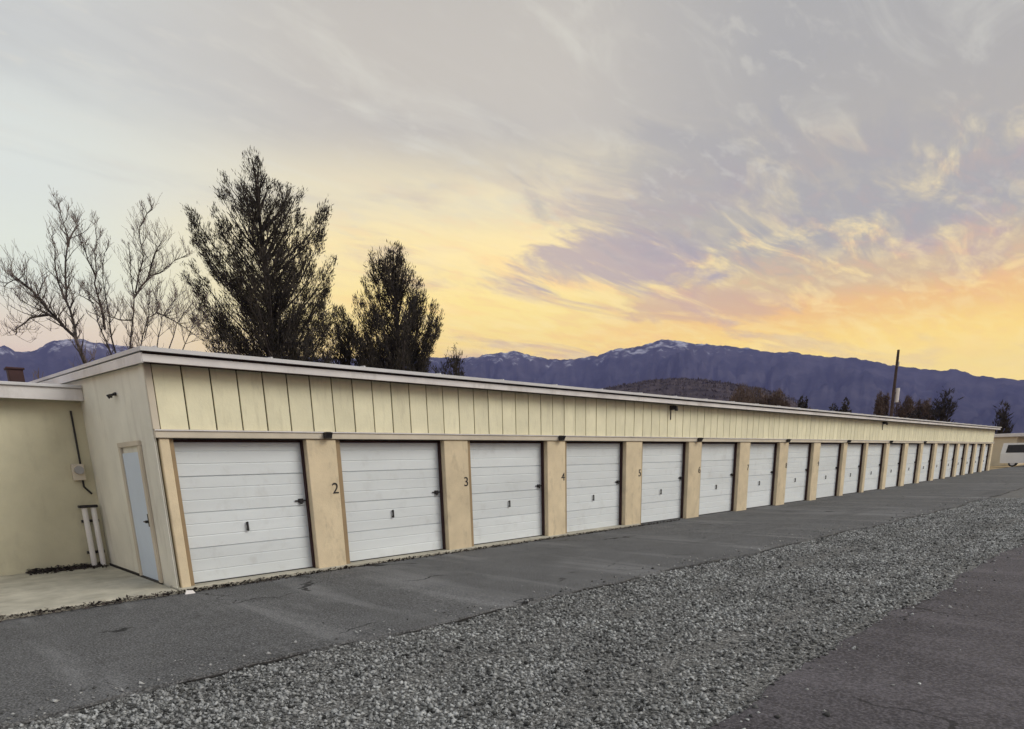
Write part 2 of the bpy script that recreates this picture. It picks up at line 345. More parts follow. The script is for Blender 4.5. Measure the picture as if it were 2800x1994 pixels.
# terrain: one sheet to the horizon
rr = list(range(0, 130, 5))+[140, 170, 200, 500, 1200, 2500, 4500, 7500]; mb = MB(); na = 96
for r in rr:
    for k in range(na):
        a = 2*math.pi*k/na; x, y = r*math.sin(a)+10, r*math.cos(a)
        mb.v.append((x, y, gz(x)-0.06))
for i in range(len(rr)-1):
    for k in range(na): mb.f.append((i*na+k, (i+1)*na+k, (i+1)*na+(k+1) % na, i*na+(k+1) % na))
tag(mb.build('terrain', M['field'], fix=False), kind='structure')
def wob(seed, amp, f):
    ph = [random.Random(seed+i).uniform(0, 6.28) for i in range(6)]
    return lambda x: amp*sum(math.sin(x*f*(1.9**i)+ph[i])/(1.5**i) for i in range(6))/2
w1, w2 = wob(11, 0.10, 0.9), wob(29, 0.09, 1.1)
EDGE1 = lambda x: -4.58-0.035*max(0, min(x, 20))+w1(x)
EDGE2 = lambda x: -8.48+w2(x)
xa = list(np.arange(-22, 30, 0.12))+list(np.arange(30, 88.1, 1.0))
sheet('apron_asphalt', xa, EDGE1, lambda x: 0.30, 3, 0.0, M['asphalt'], lip=0.045)
sheet('gravel_strip', xa, lambda x: EDGE2(x)-0.3, lambda x: EDGE1(x)+0.2, 2, -0.035, M['gravelbed'])
sheet('lane_asphalt', xa, lambda x: -26.0, EDGE2, 3, -0.008, M['lane'])
w3 = wob(53, 0.035, 2.3)
sheet('edge_crack', xa, lambda x: EDGE1(x)+0.008-max(0, 0.03+w3(x)*1.6), lambda x: EDGE1(x)+0.01, 1, -0.022, M['soil'])
# loose stones of the strip
def stones(n, x0, x1, smin, smax, seed, spill=0.0):
    r = np.random.default_rng(seed)
    x = x0+(x1-x0)*r.random(n)**1.5; e1 = np.array([EDGE1(v) for v in x]); e2 = np.array([EDGE2(v) for v in x])
    y = e2-0.03+(e1-0.05-e2+0.03)*r.random(n)
    pt = np.sin(x*0.9+1.3*np.sin(y*1.1))+np.sin(y*2.3+x*0.31)+0.8*np.sin(x*2.7-y*1.9)
    rut = np.exp(-((y+6.1)/0.16)**2)+np.exp(-((y+7.55)/0.16)**2)+0.9*np.exp(-((y-e2)/0.28)**2)
    ok = r.random(n) > 0.30*(pt > 0.9)+0.62*np.minimum(1, rut); x, y, e1, e2 = x[ok], y[ok], e1[ok], e2[ok]; n = len(x)
    if spill: y += np.where(r.random(n) < 0.15, r.normal(0, spill, n), 0)
    z = np.array([gz(v) for v in x])-0.035+np.where((y > e1), 0.035, 0)+np.where(y < e2, 0.027, 0)
    s = smin+(smax-smin)*r.random(n)**3.0
    base = np.array([(1, 0, 0), (-.5, .87, 0), (-.5, -.87, 0), (0, 0, .75), (.35, .2, -.5)], float)
    F0 = np.array([(0, 1, 3), (1, 2, 3), (2, 0, 3), (1, 0, 4), (2, 1, 4), (0, 2, 4)])
    P = base[None]+r.normal(0, 0.22, (n, 5, 3)); a = r.random(n)*6.283; c, sn = np.cos(a)[:, None], np.sin(a)[:, None]
    Q = np.empty_like(P); Q[..., 0] = P[..., 0]*c-P[..., 1]*sn; Q[..., 1] = P[..., 0]*sn+P[..., 1]*c; Q[..., 2] = P[..., 2]
    Q *= s[:, None, None]; Q += np.stack([x, y, z+s*0.25], 1)[:, None]
    F = (F0[None]+(np.arange(n)*5)[:, None, None]).reshape(-1, 3)
    return Q.reshape(-1, 3), F
V, F = stones(180000, -3.4, 28, 0.007, 0.030, 5, 0.38)
tag(link('gravel', soup('gravel', V, F, M['stone'])), 'loose grey gravel filling the strip between the two asphalt lanes', 'gravel', kind='stuff')

# ------------------------------------------------------------------ mountains
ridge = [(-400, 968), (-150, 958), (0, 946), (18, 946), (42, 957), (65, 962), (83, 960), (111, 948), (148, 929), (175, 926), (222, 926), (244, 933), (281, 937), (400, 950), (600, 965), (850, 975), (1050, 980), (1212, 977), (1271, 979), (1361, 964), (1409, 959), (1473, 977), (1555, 983), (1636, 970), (1674, 956), (1748, 946), (1774, 938), (1812, 925), (1853, 931), (1905, 940), (1994, 944), (2054, 952), (2121, 964), (2165, 961), (2218, 970), (2367, 982), (2434, 998), (2516, 1007), (2572, 1013), (2613, 1009), (2665, 1026), (2800, 1039), (2950, 1060), (3200, 1085)]
RA = [azel(*p) for p in ridge]
def vnoise(p, seed=0):
    from mathutils import noise
    return noise.fractal(Vector(p)+Vector((seed, seed*1.7, 0)), 1.0, 2.0, 6)
def mountains():
    azs = np.linspace(-10, 100, 620); el = np.interp(azs, [a for a, e in RA], [e for a, e in RA])
    nr = 44; Vv = []
    for a, e in zip(azs, el):
        e2 = e+0.10*vnoise((a*1.7, 0, 0), 3)+0.06*vnoise((a*6, 0, 0), 9)
        fade = min(1, (a+10)/6, (100-a)/6); e2 *= 0.35+0.65*max(0, fade)
        Rr = 5200; H = math.tan(math.radians(e2))*Rr+1.8
        for j in range(nr+1):
            t = j/nr
            if t <= 0.8:
                s = t/0.8; r = 3300+(Rr-3300)*s; h = H*(s**1.15)
                rav = vnoise((a*0.55+2*vnoise((a*.3, s*2, 1), 5), s*1.2, 0.3), 1); h += rav*H*0.32*s*(1-s)*2.2+H*0.05*(1-s)*s*2*(1-abs(2*vnoise((a*1.6, s*2.5, 0.7), 4)))
            else:
                s = (t-0.8)/0.2; r = Rr+1500*s; h = H*(1-0.75*s)
            ar = math.radians(a); Vv.append((CAM[0]+r*math.sin(ar), CAM[1]+r*math.cos(ar), max(-30, h-25*(1-min(1, t*4)))))
    n = nr+1; idx = np.arange(len(azs)*n).reshape(len(azs), n)
    F = np.stack([idx[:-1, :-1], idx[1:, :-1], idx[1:, 1:], idx[:-1, 1:]], -1).reshape(-1, 4)
    m = bpy.data.materials.new('mountain'); m.use_nodes = True; t = m.node_tree; b = t.nodes['Principled BSDF']; b.inputs['Roughness'].default_value = 1; b.inputs['Specular IOR Level'].default_value = 0
    tc = t.nodes.new('ShaderNodeTexCoord'); sp = t.nodes.new('ShaderNodeSeparateXYZ'); t.links.new(tc.outputs['Object'], sp.inputs[0])
    n1 = t.nodes.new('ShaderNodeTexNoise'); n1.inputs['Scale'].default_value = 0.011; n1.inputs['Detail'].default_value = 8; n1.inputs['Roughness'].default_value = 0.7; t.links.new(tc.outputs['Object'], n1.inputs[0])
    hm = t.nodes.new('ShaderNodeMapRange'); t.links.new(sp.outputs[2], hm.inputs[0]); hm.inputs[1].default_value = 480; hm.inputs[2].default_value = 860; hm.inputs[3].default_value = -0.24; hm.inputs[4].default_value = 0.16
    ad = t.nodes.new('ShaderNodeMath'); t.links.new(n1.outputs[0], ad.inputs[0]); t.links.new(hm.outputs[0], ad.inputs[1])
    th = t.nodes.new('ShaderNodeMapRange'); t.links.new(ad.outputs[0], th.inputs[0]); th.inputs[1].default_value = 0.565; th.inputs[2].default_value = 0.70
    mx = t.nodes.new('ShaderNodeMix'); mx.data_type = 'RGBA'; t.links.new(th.outputs[0], mx.inputs[0])
    n3_ = t.nodes.new('ShaderNodeTexNoise'); n3_.inputs['Scale'].default_value = 0.004; n3_.inputs['Detail'].default_value = 9; n3_.inputs['Roughness'].default_value = 0.72; t.links.new(tc.outputs['Object'], n3_.inputs[0])
    fr_ = t.nodes.new('ShaderNodeValToRGB'); t.links.new(n3_.outputs[0], fr_.inputs[0]); fr_.color_ramp.elements[0].position = 0.42; fr_.color_ramp.elements[1].position = 0.62
    fr_.color_ramp.elements[0].color = (0.028, 0.029, 0.040, 1); fr_.color_ramp.elements[1].color = (0.070, 0.066, 0.080, 1); t.links.new(fr_.outputs[0], mx.inputs[6]); mx.inputs[7].default_value = (0.42, 0.43, 0.50, 1); t.links.new(mx.outputs[2], b.inputs['Base Color'])
    me = soup('mountains', np.array(Vv), F, m)
    me.polygons.foreach_set('use_smooth', [True]*len(me.polygons))
    tag(link('mountains', me), kind='structure')
mountains()
# air between the lane and the range
hz = MB().box(-9000, 9500, -9500, 9500, -40, 1050)
hm_ = bpy.data.materials.new('haze'); hm_.use_nodes = True; t = hm_.node_tree; t.nodes.clear()
pv = t.nodes.new('ShaderNodeVolumePrincipled'); pv.inputs['Color'].default_value = (0.38, 0.42, 1.0, 1); pv.inputs['Density'].default_value = 9.0e-5
om = t.nodes.new('ShaderNodeOutputMaterial'); t.links.new(pv.outputs[0], om.inputs['Volume'])
HAZE = tag(hz.build('haze', hm_), 'thin blue morning haze lying over the whole valley', 'haze', kind='stuff')

# ------------------------------------------------------------------ the long storage building
LE = [0.11, 2.87, 5.92, 9.0, 12.2, 15.37, 18.59, 21.67, 24.73, 27.74, 30.43, 33.55, 36.68, 39.51, 42.43, 45.15, 47.85, 50.28, 52.80, 55.45]
RI = [2.20, 5.18, 8.25, 11.36, 14.52, 17.75, 20.82, 23.95, 27.2, 30.02, 32.95, 35.98, 38.95, 41.75, 44.5, 47.25, 49.7, 52.2, 54.8, 57.42]
X0, X1, HD, HW, DEPTH = -0.14, 58.0, 2.27, 3.29, 10.0
SL = 0.045
B = empty('storage_building', (0, 0, 0), 'long low cream storage building with a row of white garage doors', 'building')
B.rotation_euler = (0, -0.0018, 0)
def zloc(x): return gz(x)-0.0018*x          # ground height in the building's own frame
# masses
bw = MB().poly([(X0+0.02, 0.05, -0.3), (X0+0.02, DEPTH, -0.3), (X0+0.02, DEPTH, HW+SL*DEPTH), (X0+0.02, 0.05, HW),
                (X0, 0.0, -0.3), (X0, DEPTH, -0.3), (X0, DEPTH, HW+SL*DEPTH), (X0, 0.0, HW)],
               [(4, 7, 6, 5), (0, 1, 2, 3), (4, 5, 1, 0), (5, 6, 2, 1), (6, 7, 3, 2), (7, 4, 0, 3)])
bw.build('end_wall', M['wallend'], B)
MB().box(X0+0.03, X1, 0.024, 0.06, HD+0.02, HW+0.02).build('wall_backing', M['gap'], B)
MB().box(X0+0.03, X1, 0.36, 0.40, -0.3, HD+0.02).build('inner_wall', M['gap'], B)
MB().box(X0+0.03, X1, 0.06, 0.36, HD+0.005, HD+0.02).build('header', M['gap'], B)
MB().poly([(X1, 0, -.3), (X1, DEPTH, -.3), (X1, DEPTH, HW+SL*DEPTH), (X1, 0, HW), (X1-.02, 0.05, -.3), (X1-.02, DEPTH, -.3), (X1-.02, DEPTH, HW+SL*DEPTH), (X1-.02, .05, HW)],
          [(0, 1, 2, 3), (7, 6, 5, 4), (0, 3, 7, 4), (1, 0, 4, 5), (2, 1, 5, 6), (3, 2, 6, 7)]).build('far_wall', M['wallend'], B)
MB().box(X0, X1, DEPTH+4-0.05, DEPTH+4, -.3, HW+0.1).build('back_wall', M['wallend'], B)
MB().box(X0-0.03, 12.0, -0.07, 0.35, -0.3, 0.045, 0.012).build('foundation', M['concrete'], B)
# siding boards, one by one
nb = 143; bwid = (X1-X0-0.16)/nb
bm_ = MB().box(0, bwid-0.021, -0.006, 0.022, 0, HW-HD-0.125, 0.004).mesh('siding_board', M['siding'])
for i in range(nb):
    o = link('siding_board', bm_, B, (X0+0.09+i*bwid, random.uniform(-0.003, 0.003), HD+0.125))
# corner board of the gable end, columns, jambs
MB().box(X0-0.022, X0-0.002, 0.02, 0.24, 0.03, HW+0.01, 0.004).build('corner_board', M['wallend'], B)
MB().box(X0-0.018, X0+0.075, -0.02, 0.015, HD+0.125, HW, 0.004).build('corner_trim', M['lintel'], B)
for i in range(21):
    a = X0+0.04 if i == 0 else RI[i-1]
    b = X1 if i == 20 else LE[i]
    jw = 0.0 if i == 20 else min(0.11, 0.35*(b-a))
    z0 = max(zloc(a), -0.02)
    MB().box(a, b-jw, -0.012, 0.33, z0-0.25, HD-0.003, 0.01).build('column', M['column'], B)
    if jw: MB().box(b-jw+0.004, b, 0.045, 0.33, z0-0.25, HD-0.003, 0.006).build('jamb', M['jamb'], B)
MB().box(X0-0.01, X1, -0.045, 0.02, HD, HD+0.118, 0.008).build('lintel', M['lintel'], B)
MB().box(X0-0.015, X1, -0.065, -0.046, HD+0.1, HD+0.122, 0.004).build('drip_edge', M['fascia'], B)
# garage doors: four ribbed sections, lift handle, side latch
def panel_mesh():
    mb = MB(); prof = [(0, 0.012), (0.012, 0.0)]; k = 3
    for j in range(1, k):
        zc_ = j/k; prof += [(zc_-0.020, 0.0), (zc_-0.008, 0.007), (zc_+0.008, 0.007), (zc_+0.020, 0.0)]
    prof += [(0.972, 0.0), (0.988, 0.022), (1.0, 0.022)]
    prof = [(0, 0.04)]+prof+[(1.0, 0.04)]
    n = len(prof)
    for x in (0, 1):
        for z, y in prof: mb.v.append((x, y, z))
    for j in range(n-1): mb.f.append((j, n+j, n+j+1, j+1))
    mb.f.append(tuple(range(n))); mb.f.append(tuple(reversed(range(n, 2*n)))); mb.f.append((0, n-1, 2*n-1, n))
    return mb.mesh('door_panel', M['door'])
PM = panel_mesh()
HM = MB().box(-0.016, 0.016, -0.045, -0.02, -0.075, 0.075, 0.006).box(-0.012, 0.012, -0.02, 0.004, 0.045, 0.065).box(-0.012, 0.012, -0.02, 0.004, -0.065, -0.045).mesh('lift_handle', M['dark'])
LM = MB().box(-0.09, 0.0, -0.03, 0.005, -0.035, 0.035, 0.006).box(-0.15, 0.06, -0.022, -0.006, -0.012, 0.012).box(-0.07, -0.03, -0.05, -0.03, -0.06, 0.0, 0.004).mesh('latch', M['dark'])
for i in range(20):
    x0, x1 = LE[i], RI[i]; z0 = max(zloc((x0+x1)/2)+0.012, 0.05 if i < 3 else -1)
    D = empty('garage_door', (x0, 0.19, z0), parent=B); w = x1-x0; hh = (HD-0.005-z0)/4
    for k in range(4):
        p = link('door_panel', PM, D, (0.003, random.uniform(-0.002, 0.002), k*hh)); p.scale = (w-0.006, 1, hh)
    link('lift_handle', HM, D, (w*0.5+random.uniform(-.06, .06), 0, hh*1.5)); link('latch', LM, D, (w-0.07, 0, hh*2.15))
    MB().box(0.01, w-0.01, -0.01, 0.05, -0.03, 0.012).build('bottom_seal', M['dark'], D)
    MB().box(w-0.024, w-0.002, -0.085, -0.012, 0.0, HD-0.012-z0).build('jamb_shade_strip', M['brown'], D)  # dark strip standing in for the shaded right jamb of the recess
    MB().box(0.004, w-0.036, -0.05, -0.012, HD-0.05-z0, HD-0.012-z0).build('head_shade_strip', M['brown'], D)  # same painted shade along the top of the recess
# unit numbers painted on the columns, each beside its door
def text_mesh(ch, size, m):
    cu = bpy.data.curves.new('number', 'FONT'); cu.body = ch; cu.size = size; cu.extrude = 0.004; cu.align_x = 'CENTER'; cu.align_y = 'CENTER'
    to = bpy.data.objects.new('number', cu); COL.objects.link(to); bpy.context.view_layer.update()
    me = bpy.data.meshes.new_from_object(to.evaluated_get(bpy.context.evaluated_depsgraph_get())); me.name = 'unit_number'
    bpy.data.objects.remove(to); bpy.data.curves.remove(cu); me.materials.clear(); me.materials.append(m); return me
for i in range(1, 9):
    o = link('unit_number', text_mesh(str(i+1), 0.27, M['dark']), B, (LE[i]-0.20, -0.016, 1.42)); o.rotation_euler = (math.pi/2, 0, 0)
# wall lights over every second column and two floodlights under the eave
WL = MB().box(-0.06, 0.06, -0.11, 0, -0.05, 0.06, 0.012).poly([(-.05, -.11, -.03), (.05, -.11, -.03), (.05, -.15, .05), (-.05, -.15, .05), (-.05, -.11, .05), (.05, -.11, .05)],
     [(0, 1, 2, 3), (3, 2, 5, 4), (0, 3, 4), (1, 5, 2)]).mesh('wall_light', M['dark'])
for i in (1, 3, 5, 7, 9, 11, 13):
    link('wall_light', WL, B, ((RI[i-1]+LE[i])/2+0.03, -0.045, HD+0.055))
for u, v in ((1838, 1107), (2417, 1155)):
    p = onp(u, v, 1, -0.05)
    MB().box(-0.07, 0.07, -0.16, -0.02, -0.05, 0.06, 0.012).tube([(0, -0.02, -0.03), (0, -0.02, -0.32)], 0.016, 6).box(-0.045, 0.045, -0.23, -0.16, -0.09, 0.03, 0.01).build('floodlight', M['dark'], B, (p[0], 0, HW-0.10))
# roof: two planes, drip edge, fascia, rake boards
OV = 0.30; rd = DEPTH
zr = lambda y: HW+0.055+SL*y
mb = MB(); ys = [-OV-0.06, rd, rd+4.4]; zs = [zr(-OV)+0.13, zr(rd)+0.13, zr(rd)-0.55]
xl, xr = X0-0.12, X1+0.15
for th in (0, -0.055):
    for y, z in zip(ys, zs):
        for x in (xl, xr): mb.v.append((x, y, z+th))
mb.f += [(0, 1, 3, 2), (2, 3, 5, 4), (6, 8, 9, 7), (8, 10, 11, 9), (0, 6, 7, 1), (4, 5, 11, 10), (0, 2, 8, 6), (2, 4, 10, 8), (1, 7, 9, 3), (3, 9, 11, 5)]
roof = mb.build('roof', M['roofmetal'], B)
for k in range(36): 
    xk = xl+0.2+k*(xr-xl-0.4)/35
    MB().poly([(xk-.015, ys[0]+.01, zs[0]-.001), (xk+.015, ys[0]+.01, zs[0]-.001), (xk+.015, ys[0]+.01, zs[0]+.02), (xk-.015, ys[0]+.01, zs[0]+.02),
               (xk-.015, rd-.05, zs[1]-.003), (xk+.015, rd-.05, zs[1]-.003), (xk+.015, rd-.05, zs[1]+.018), (xk-.015, rd-.05, zs[1]+.018)],
              [(0, 1, 2, 3), (7, 6, 5, 4), (0, 4, 5, 1), (1, 5, 6, 2), (2, 6, 7, 3), (3, 7, 4, 0)]).build('roof_seam', M['roofmetal'], roof)
MB().box(xl+0.02, xr-0.02, -OV, -OV+0.025, HW-0.02, HW+0.085, 0.004).build('fascia', M['fascia'], B)
MB().box(xl+0.03, xr-0.03, -OV+0.03, -0.01, HW+0.0, HW+0.02).build('soffit', M['brown'], B)  # soffit coloured dark to give the shadow line beneath the fascia
MB().box(xl+0.03, xr-0.03, -OV+0.012, -OV+0.03, HW+0.101, HW+0.116).build('eave_shade_strip', M['brown'], B)  # dark strip painted in as the shadow between roof edge and fascia
MB().poly([(xl+.01, -OV+.01, HW-.03), (xl+.035, -OV+.01, HW-.03), (xl+.035, rd, HW-.03+SL*(rd+OV)), (xl+.01, rd, HW-.03+SL*(rd+OV)),
           (xl+.01, -OV+.01, HW+.10), (xl+.035, -OV+.01, HW+.10), (xl+.035, rd, HW+.10+SL*(rd+OV)), (xl+.01, rd, HW+.10+SL*(rd+OV))],
          [(0, 1, 2, 3), (4, 7, 6, 5), (0, 4, 5, 1), (1, 5, 6, 2), (2, 6, 7, 3), (3, 7, 4, 0)]).build('rake_board', M['fascia'], B)
MB().poly([(xl+.04, -OV+.05, HW+.0), (X0-.003, -OV+.05, HW+.0), (X0-.003, rd, HW+SL*(rd+OV)), (xl+.04, rd, HW+SL*(rd+OV)),
           (xl+.04, -OV+.05, HW+.02), (X0-.003, -OV+.05, HW+.02), (X0-.003, rd, HW+.02+SL*(rd+OV)), (xl+.04, rd, HW+.02+SL*(rd+OV))],
          [(0, 1, 2, 3), (4, 7, 6, 5), (0, 4, 5, 1), (1, 5, 6, 2), (2, 6, 7, 3), (3, 7, 4, 0)]).build('rake_soffit', M['lintel'], B)
# entry door on the gable end
ED = empty('entry_door', (X0, 0, 0.04), parent=B)
ya, yb, eh = 0.80, 1.86, 2.10
MB().box(-0.022, -0.004, ya+0.05, yb-0.05, 0.015, eh-0.04, 0.004).build('door_leaf', M['bluedoor'], ED)
MB().box(-0.045, -0.002, ya-0.06, ya+0.045, 0, eh+0.05, 0.006).box(-0.045, -0.002, yb-0.045, yb+0.07, 0, eh+0.05, 0.006).build('door_frame', M['lintel'], ED)
MB().box(-0.05, -0.002, ya-0.06, yb+0.07, eh+0.052, eh+0.13, 0.006).build('door_head', M['lintel'], ED)
MB().tube([(-0.02, ya+0.13, 0.98), (-0.075, ya+0.13, 0.98)], 0.022, 8).box(-0.028, -0.02, ya+0.10, ya+0.16, 0.90, 1.10).tube([(-0.07, ya+.13, .98), (-.07, ya+.22, .98)], .012, 6).build('door_handle', M['dark'], ED)
MB().box(-0.05, 0.0, ya, yb, -0.03, 0.012, 0.004).build('threshold', M['dark'], ED)
MB().box(X0-0.018, X0-0.003, 1.93, 4.1, -0.01, 0.055).build('base_shade_strip', M['dark'], B)  # black strip drawn as the shadow line at the end wall's foot
p = onp(318, 1078, 0, X0)
mb = MB().box(-0.05, 0, -0.07, 0.07, -0.04, 0.04, 0.008)
for s in (-1, 1): mb.tube([(-.03, s*.05, .0), (-.09, s*.12, -.02), (-.17, s*.15, -.07)], [.02, .035, .06], 8)
o = mb.build('twin_spotlight', M['dark'], B, (X0-0.002, p[1], p[2])); o.scale = (.6, .6, .6)
# ------------------------------------------------------------------ the set-back wing at the near end
WY = 4.14
Wg = empty('building_wing', (-6, WY, 0), 'yellowish plain wing set back at the near end, with flat white eave', 'building')
MB().box(-9, 5.855, 0, 0.2, -0.3, 3.12).build('wall', M['wingwall'], Wg)
MB().box(-9.3, 5.85, -0.30, -0.275, 3.09, 3.30, 0.005).build('fascia', M['fascia'], Wg)
MB().box(-9.3, 5.85, -0.27, 0, 3.12, 3.14).build('soffit', M['brown'], Wg)  # dark colour gives the shadow under the wing's eave
wr = MB().box(-9.35, 5.852, -0.34, 7.5, 3.305, 3.36, 0.008).build('roof', M['roofmetal'], Wg)
c0 = onp(49, 1040, 1, WY+2.2)
MB().box(c0[0]+6-0.15, c0[0]+6+0.10, 2.08, 2.32, 3.30, 3.86, 0.01).box(c0[0]+6-0.18, c0[0]+6+0.13, 2.05, 2.35, 3.86, 3.90, 0.01).build('chimney', M['brown'], wr)
tag(MB().box(-9.5, X0-0.035, -0.06, WY-0.005, -0.2, 0.03, 0.02).build('concrete_pad', M['concrete']), kind='structure')
pp = empty('standpipe', (X0-0.20, WY-0.14, 0.03), 'pair of short white upright pipes with dark cap in the inner corner', 'pipe')
for dx in (-0.09, 0.06): MB().tube([(dx, 0, 0), (dx, 0, 1.13)], 0.048, 12).build('pipe', M['pipe'], pp, smooth=False)
MB().box(-0.18, 0.13, -0.07, 0.07, 1.13, 1.18, 0.01).build('cap', M['dark'], pp)
MB().box(-0.16, 0.13, 0.05, 0.10, 0.25, 0.30).box(-0.16, 0.13, 0.05, 0.10, 0.85, 0.90).build('clamp', M['dark'], pp)
mt = empty('electric_meter', (-0.40, WY-0.005, 1.83), 'small grey electric meter on the yellow wall beside the corner', 'meter')
MB().box(-0.10, 0.10, -0.11, 0, -0.16, 0.14, 0.01).build('box', M['lintel'], mt)
MB().tube([(0, -0.11, 0.03), (0, -0.19, 0.03)], 0.075, 14).build('dial', M['glasslens'], mt)
MB().tube([(0.06, -0.04, 0.14), (0.06, -0.04, 1.1)], 0.018, 8).tube([(0.05, -0.04, -0.16), (0.05, -0.04, -0.28), (0.16, -0.04, -0.42)], 0.018, 8).build('conduit', M['dark'], mt)
# dead leaves blown against the wing
def litter(n, x0, x1, yc, sy, z, size, seed):
    r = np.random.default_rng(seed); x = x0+(x1-x0)*r.random(n); y = yc-np.abs(r.normal(0, sy, n)); zz = z+r.random(n)*0.03+0.05*np.exp(-((y-yc)/0.12)**2)*r.random(n)
    c = np.stack([x, y, zz], 1); d1 = r.normal(0, 1, (n, 3)); d1[:, 2] *= .4; d2 = r.normal(0, 1, (n, 3)); d2[:, 2] *= .4
    for d in (d1, d2): d /= np.linalg.norm(d, axis=1)[:, None]
    s = (size*(0.5+r.random(n)))[:, None]
    V = np.stack([c-d1*s, c+d2*s*.7, c+d1*s, c-d2*s*.7], 1).reshape(-1, 3)
    return V, np.arange(n*4).reshape(-1, 4)
V, F = litter(900, -1.5, -0.25, WY-0.03, 0.18, 0.035, 0.03, 3)
V2, F2 = litter(5200, -6.5, 14.0, -0.075, 0.06, -0.03, 0.022, 4); F2 = F2+len(V); V = np.concatenate([V, V2]); F = np.concatenate([F, F2])
tag(link('leaf_litter', soup('leaf_litter', V, F, M['leaf'])), 'dark dead leaves drifted along the foot of the walls', 'leaves', kind='stuff')
p = onp(517, 1623, 2, gz(0))
tag(MB().poly([(-.07, -.04, 0), (.08, -.05, 0), (.09, .04, 0), (-.05, .05, 0), (-.04, -.02, .045), (.05, -.03, .05), (.06, .02, .04), (-.03, .03, .05)],
   [(0, 1, 5, 4), (1, 2, 6, 5), (2, 3, 7, 6), (3, 0, 4, 7), (4, 5, 6, 7), (3, 2, 1, 0)]).build('stone', M['pipe'], None, (p[0], p[1], gz(p[0]))), 'pale stone lying at the foot of the corner column', 'stone')

# ------------------------------------------------------------------ trees
def grow(mb_t, mb_w, p, d, length, r, depth, rnd, spread=0.6, up=0.25, segs=4, minr=0.006, kids=(2, 4), twig_depth=1):
    pts = [Vector(p)]; rad = [r]; d = Vector(d).normalized()
    for i in range(segs):
        d = (d+Vector((rnd.gauss(0, .16), rnd.gauss(0, .16), rnd.gauss(0, .10)+up*0.25))).normalized()
        pts.append(pts[-1]+d*(length/segs)); rad.append(max(minr, r*(1-0.62*(i+1)/segs)))
    (mb_w if depth <= twig_depth else mb_t).tube(pts, rad, 3 if depth <= 1 else 5, cap=False)
    if depth <= 0: return
    for k in range(rnd.randint(*kids)+(1 if depth > 1 else 0)):
        i = rnd.randint(1, segs); a = rnd.uniform(0, 6.28); ax = Vector((math.cos(a), math.sin(a), rnd.uniform(-.2, .5)))
        nd = (d*(1-spread*0.6)+ax*spread+Vector((0, 0, up))).normalized()
        grow(mb_t, mb_w, pts[i], nd, length*rnd.uniform(.45, .75), max(minr, rad[i]*.6), depth-1, rnd, spread, up, segs if depth > 1 else 3, minr, kids, twig_depth)
def V3(a): return Vector(tuple(float(c) for c in a))
def limb_tree(name, label, cat, limbs, dist, seed, group=None, r0=0.13, dep=3, tlen=1.3):
    """limbs: sight-line polylines; each becomes a tapered limb with twigs"""
    rnd = random.Random(seed); mt_, mw = MB(), MB(); first = None
    base = at(limbs[0][0][0], limbs[0][0][1], dist); root = Vector((base[0], base[1], 0))
    for li, lb in enumerate(limbs):
        off = 0 if li == 0 else rnd.uniform(-1.6, 1.6)
        pts = []
        for k, (u, v) in enumerate(lb): pts.append(V3(at(u, v, dist+off*k/max(1, len(lb)-1))))
        if li == 0: pts = [Vector((base[0], base[1], -0.1))]+pts
        # refine
        fine = []
        for a, b in zip(pts[:-1], pts[1:]):
            n = max(2, int((b-a).length/0.35))
            for j in range(n): fine.append(a.lerp(b, j/n)+Vector((rnd.gauss(0, .02), rnd.gauss(0, .02), 0)))
        fine.append(pts[-1]); n = len(fine); ra = r0*0.72*(1.0 if li == 0 else 0.5 if li == 1 else 0.36)
        rad = [max(0.012, ra*(1-0.9*i/(n-1))) for i in range(n)]
        mt_.tube(fine, rad, 6, cap=False)
        st = int(n*0.35) if li == 0 else 1
        for i in range(st, n):
            for rep_ in range(3):
                d = (fine[min(i+1, n-1)]-fine[max(i-1, 0)]).normalized(); a = rnd.uniform(0, 6.28)
                nd = d*0.55+Vector((math.cos(a), math.sin(a), .35))*0.6
                grow(mt_, mw, fine[i], nd, tlen*rnd.uniform(.4, 1.0)*(1-.68*i/n), max(.008, rad[i]*.5), dep-1, rnd, 0.55, 0.3, 4, 0.0042, (2, 3))
    T = empty(name, root, label, cat, group)
    for nm, mb in (('trunk', mt_), ('crown', mw)):
        mb.v = [(x-root.x, y-root.y, z-root.z) for x, y, z in mb.v]
        mb.build(nm, M['palebark'] if nm == 'trunk' else M['twig'], T, fix=False)
    return T
GB = 'bare trees behind the near end of the roof'
def Z5(x, y): return (x/3.248, 500+y/3.248)
limb_tree('bare_tree', 'leftmost bare tree, its trunk leaning and one long limb arching left', 'tree',
  [[Z5(770, 1640), Z5(690, 1400), Z5(640, 1200), Z5(590, 1050), Z5(530, 900), Z5(490, 700), Z5(460, 480)],
   [Z5(660, 1370), Z5(520, 1220), Z5(370, 1060), Z5(290, 960), Z5(190, 870), Z5(110, 865), Z5(40, 920)],
   [Z5(560, 1260), Z5(420, 1160), Z5(300, 1110), Z5(180, 1040)],
   [Z5(590, 1060), Z5(580, 860), Z5(600, 560), Z5(570, 360), Z5(520, 200)],
   [Z5(600, 560), Z5(650, 440), Z5(690, 380)], [Z5(430, 1170), Z5(260, 1200), Z5(150, 1300), Z5(140, 1350)]], 27, 3, GB, 0.15, 3, 1.2)
